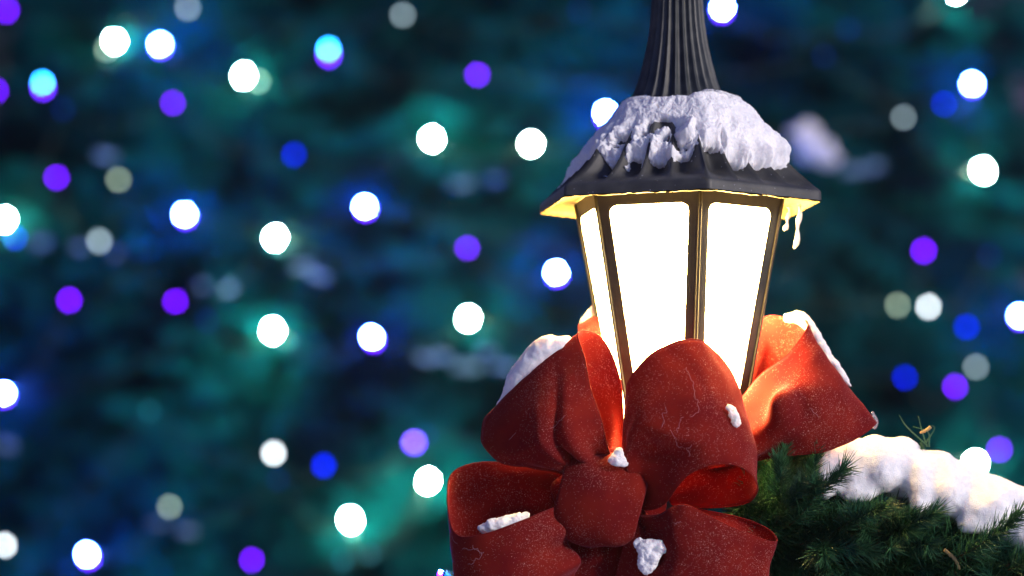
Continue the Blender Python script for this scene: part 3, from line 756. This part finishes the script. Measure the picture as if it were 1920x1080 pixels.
def get_mesh(code):
    if code not in bulb_mesh:
        mt, r, tall, sh, g = KIND[code]
        bm = bmesh.new(); bmesh.ops.create_icosphere(bm, subdivisions=2, radius=r, matrix=Matrix.Diagonal((1, 1, tall, 1)))
        me = bpy.data.meshes.new('glass_tip'); bm.to_mesh(me); bm.free(); me.materials.append(mt)
        ms = None
        if sh:
            bm = bmesh.new(); bmesh.ops.create_icosphere(bm, subdivisions=2, radius=sh[2], matrix=Matrix.Translation((0, 0.018, -sh[1])))
            ms = bpy.data.meshes.new('rim_glow'); bm.to_mesh(ms); bm.free(); ms.materials.append(sh[0])
        bm = bmesh.new(); bmesh.ops.create_cone(bm, segments=10, radius1=r * .8, radius2=r * .6, depth=.03, cap_ends=True, matrix=Matrix.Translation((0, r * .3 + .02, 0)) @ Matrix.Rotation(R(90), 4, 'X'))
        mk = bpy.data.meshes.new('socket'); bm.to_mesh(mk); bm.free(); mk.materials.append(M['cable'])
        bulb_mesh[code] = (me, ms, mk)
    return bulb_mesh[code]
BULBS = []
def light(code, px, py, label, sx=1., sz=1., tilt=0., p=None):
    me, ms, mk = get_mesh(code); mt, r, tall, sh, g = KIND[code]
    p = p or on_tree(px, py)
    o = empty('fairy_light', p, label, 'fairy light', GR[g]); r_ = random.Random(px * 7 + py); o.rotation_euler = (0, R(tilt + r_.uniform(-25, 25)), 0); o.scale = (sx * r_.uniform(.8, 1.1), 1, sz * r_.uniform(.9, 1.3))
    for nm, m_ in (('glass_tip', me), ('rim_glow', ms), ('socket', mk)):
        if m_ is None: continue
        c = bpy.data.objects.new(nm, m_); C.objects.link(c); c.parent = o
    BULBS.append(p)
    return o
for a in [
 ('W', 215, 77, 'bright white light at upper left, next left of the icy blue one near the top'),
 ('W', 457, 142, 'bright white light with a dim beige one touching its right side'),
 ('W', 810, 260, 'bright white light with a pale green halo, midway between top edge and the roof eaves'),
 ('W', 996, 270, 'bright white light nearest the left of the snowy lantern roof'),
 ('W', 516, 446, 'bright white light right above another white one, left of the picture centre', 1., 1.12),
 ('W', 511, 620, 'bright white light right below another white one, left of the picture centre', 1.05, 1.1),
 ('W', 878, 597, 'bright white light above the lavender snow smears, left of the lantern panes', 1., 1.05),
 ('W', 657, 975, 'bright tilted white light, lowest white one left of the bow', 1.05, 1.15, -25),
 ('W', 803, 902, 'bright white light closest to the left side of the bow'),
 ('W', 1843, 320, 'bright white light alone at the right, level with the lantern roof'),
 ('W', 1829, 868, 'bright white light half hidden behind the snow drift on the garland'),
 ('W', 8, 412, 'bright white light cut by the left edge of the picture'),
 ('W', 1793, -16, 'bright white light cut by the top edge at the right'),
 ('w', 513, 850, 'slightly softer white light in the lower left, with a faint blue one beneath it'),
 ('w', 8, 1022, 'pale white light cut by the left edge near the bottom corner'),
 ('w', 1741, 575, 'pale light, right one of the close pair right of the lantern'),
 ('e', 1683, 572, 'dim greenish light, left one of the close pair right of the lantern'),
 ('d', 352, 15, 'dim grey light at the top edge above the icy blue one'),
 ('d', 755, 28, 'dim blue grey light near the top edge between cyan and violet ones'),
 ('d', 1694, 220, 'dim grey light right of the blurred snow clump'),
 ('d', 1830, 688, 'dim grey light above a violet one, far right'),
 ('e', 222, 337, 'dim beige light right of a violet one in the left third'),
 ('e', 484, 152, 'dim beige light peeping out on the right of a bright white one'),
 ('e', 200, 92, 'dim beige light peeping out below left of the top left white one'),
 ('m', 186, 452, 'soft pale light among snow smears at the left'),
 ('e', 318, 950, 'dim beige light at lower left above a lavender snow smear'),
 ('t', 643, 1050, 'faint teal light, left one of the pair at the bottom edge'),
 ('t', 693, 1040, 'faint teal light, right one of the pair at the bottom edge'),
 ('f', 521, 900, 'faint blue light directly below the softer white one'),
 ('t', 280, 770, 'faint teal light in the dark lower left area'),
 ('B', 300, 83, 'icy blue light at upper left, just right of a bright white one'),
 ('C', 80, 155, 'cyan light with a violet rim near the top left corner'),
 ('B', 346, 402, 'icy blue light with a wide blue halo in the left third'),
 ('B', 684, 387, 'icy blue light halfway between left edge and lantern, above the centre line'),
 ('B', 1043, 511, 'icy blue light closest to the lantern panes'),
 ('B', 697, 632, 'icy blue light left of the pale lavender snow smear'),
 ('B', 163, 1040, 'icy blue light at the bottom left with a wide blue halo'),
 ('B', 6, 737, 'icy blue light cut by the left edge below the middle'),
 ('B', 1355, 15, 'icy blue light beside the fluted finial at the top edge'),
 ('B', 1136, 212, 'icy blue light half hidden behind the snow on the lantern roof'),
 ('B', 1823, 157, 'icy blue light at the upper right near a deep blue one'),
 ('B', 1912, 592, 'icy blue light cut by the right edge'),
 ('C', 616, 92, 'cyan light with a violet crescent under it, top left of centre'),
 ('S', 776, 828, 'small pale light inside a violet ring, above the white one by the bow'),
 ('V', 12, 20, 'violet light in the top left corner'),
 ('V', 895, 140, 'violet light upper centre, left of the finial'),
 ('V', 324, 193, 'violet light below an icy blue one in the upper left', 1.05, .95),
 ('V', 106, 333, 'violet light left of a dim beige one'),
 ('V', 876, 465, 'violet light left of the lantern eaves'),
 ('V', 130, 563, 'violet light at the left, leftmost of two at the same height'),
 ('V', 329, 565, 'violet light right of another at the same height, left third'),
 ('V', 472, 1050, 'violet light at the bottom edge', 1., 1.15),
 ('V', 1732, 470, 'violet light right of the icicles', 1.15, 1.),
 ('V', 1791, 725, 'violet light above the snow drift beside a deep blue one'),
 ('V', 1874, 843, 'violet light right of the white one behind the snow drift'),
 ('V', -8, 170, 'violet light cut by the left edge near the top'),
 ('D', 551, 290, 'deep blue light alone in a dark area above the centre left'),
 ('D', 607, 873, 'deep blue light right of the softer white one at lower left'),
 ('D', 1697, 708, 'deep blue light left of a violet one above the snow drift'),
 ('D', 1812, 613, 'deep blue light below right of the close pale pair'),
 ('D', 1770, 195, 'deep blue light below left of an icy blue one at upper right'),
 ('D', 28, 446, 'deep blue light just under the white one cut by the left edge'),
 ('f', 388, 602, 'faint blue light right below a violet one in the left third'),
 ('f', 258, 470, 'faint blue light right of the soft pale snow lit one'),
 ('f', 800, 815, 'faint blue light hugging the violet ringed one'),
 ('f', 118, 205, 'faint blue light below right of the top left cyan one'),
 ('f', 1085, 20, 'faint blue light at the top edge left of the finial'),
 ('f', 1590, 55, 'faint blue light at the top edge right of the finial'),
 ('f', 1545, 105, 'faint grey blue light above the blurred snow clump'),
 ('f', 1855, 480, 'faint blue light right of the violet one by the icicles'),
 ]: light(*a)
gl = light('B', 0, 0, 'small icy blue light nestled in the garland at the foot of the bow', p=P(826, 1072, -30)); gl.scale = (.22, .22, .22); BULBS.pop()
gl['group'] = 'garland lights'
# bough tips right at the lights, then the whole crown as one mesh
vs, fs = crown_v, crown_f; rnd = random.Random(12)
for p in BULBS:
    o_ = Vector((p.x - TX, p.y - TY, 0)).normalized(); sd = Vector((-o_.y, o_.x, 0))
    for k in range(7):
        ln = rnd.uniform(.35, .6); e = p + sd * rnd.uniform(-.22, .22) + Vector((0, 0, rnd.uniform(-.20, .20))) - o_ * rnd.uniform(.01, .09)
        d = (o_ + sd * rnd.uniform(-.6, .6) + Vector((0, 0, rnd.uniform(-.3, .3)))).normalized(); bough(e - d * ln, d, ln, 2)
mesh_obj('crown', vs, fs, M['fir'], tree, smooth=False)
# cable: one green flex looping from light to light over the boughs
order = sorted(BULBS, key=lambda p: (round(p.z / .35), p.x * (1 if round(p.z / .35) % 2 else -1)))
cp = []
for a, b in zip(order, order[1:]):
    for k in range(5):
        t = k / 5; q = a.lerp(b, t); q.z -= .10 * math.sin(math.pi * t); q.y = tree_y(q.x, q.z) + .045 + .02 * math.sin(t * 6); cp.append(q)
tag(mesh_obj('light_cable', *tube(cp, .004, 5), M['cable']), 'dark green cable of the lights wound across the big tree', 'cable')

# snow lying on boughs of the tree
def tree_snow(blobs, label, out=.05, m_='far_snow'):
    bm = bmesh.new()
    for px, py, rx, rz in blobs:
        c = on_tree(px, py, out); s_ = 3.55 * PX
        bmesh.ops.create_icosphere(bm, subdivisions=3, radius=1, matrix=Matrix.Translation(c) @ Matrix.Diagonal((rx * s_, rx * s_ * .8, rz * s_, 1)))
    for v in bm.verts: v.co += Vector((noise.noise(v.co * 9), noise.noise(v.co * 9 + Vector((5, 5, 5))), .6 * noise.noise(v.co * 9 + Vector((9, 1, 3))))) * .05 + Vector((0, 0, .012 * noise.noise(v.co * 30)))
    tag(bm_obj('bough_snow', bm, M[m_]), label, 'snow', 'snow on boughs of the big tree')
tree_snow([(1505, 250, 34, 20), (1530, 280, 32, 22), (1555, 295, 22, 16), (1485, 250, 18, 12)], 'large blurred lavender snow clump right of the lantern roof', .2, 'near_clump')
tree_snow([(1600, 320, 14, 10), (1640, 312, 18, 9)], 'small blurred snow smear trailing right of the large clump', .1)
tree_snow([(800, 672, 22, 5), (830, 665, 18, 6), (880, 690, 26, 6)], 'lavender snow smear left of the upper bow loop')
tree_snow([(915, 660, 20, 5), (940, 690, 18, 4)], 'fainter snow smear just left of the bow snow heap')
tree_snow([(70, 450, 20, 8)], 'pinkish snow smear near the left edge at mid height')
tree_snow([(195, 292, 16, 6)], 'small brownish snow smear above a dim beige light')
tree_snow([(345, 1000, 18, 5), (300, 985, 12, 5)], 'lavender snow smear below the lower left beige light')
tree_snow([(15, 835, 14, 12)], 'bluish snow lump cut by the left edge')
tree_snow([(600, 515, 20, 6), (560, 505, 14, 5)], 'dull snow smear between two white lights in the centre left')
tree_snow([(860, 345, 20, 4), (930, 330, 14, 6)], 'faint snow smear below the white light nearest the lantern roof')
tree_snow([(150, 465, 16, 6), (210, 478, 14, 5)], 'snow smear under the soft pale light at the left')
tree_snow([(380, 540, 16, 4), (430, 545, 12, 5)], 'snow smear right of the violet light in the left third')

# ------------------------------------------------------------------ thin haze volume added for the glow round the lantern
bm = bmesh.new(); bmesh.ops.create_cube(bm, size=1, matrix=Matrix.Translation((0, 4, 6.9)) @ Matrix.Diagonal((170, 170, 16, 1)))
hz = bpy.data.materials.new('glow_haze'); hz.use_nodes = True; t = hz.node_tree; t.nodes.remove(t.nodes['Principled BSDF'])
pv = t.nodes.new('ShaderNodeVolumePrincipled'); pv.inputs['Color'].default_value = (.85, .92, 1, 1); pv.inputs['Density'].default_value = .0006; pv.inputs['Anisotropy'].default_value = .6
t.links.new(pv.outputs[0], t.nodes['Material Output'].inputs['Volume'])
tag(bm_obj('haze', bm, hz, smooth=False), kind='stuff')
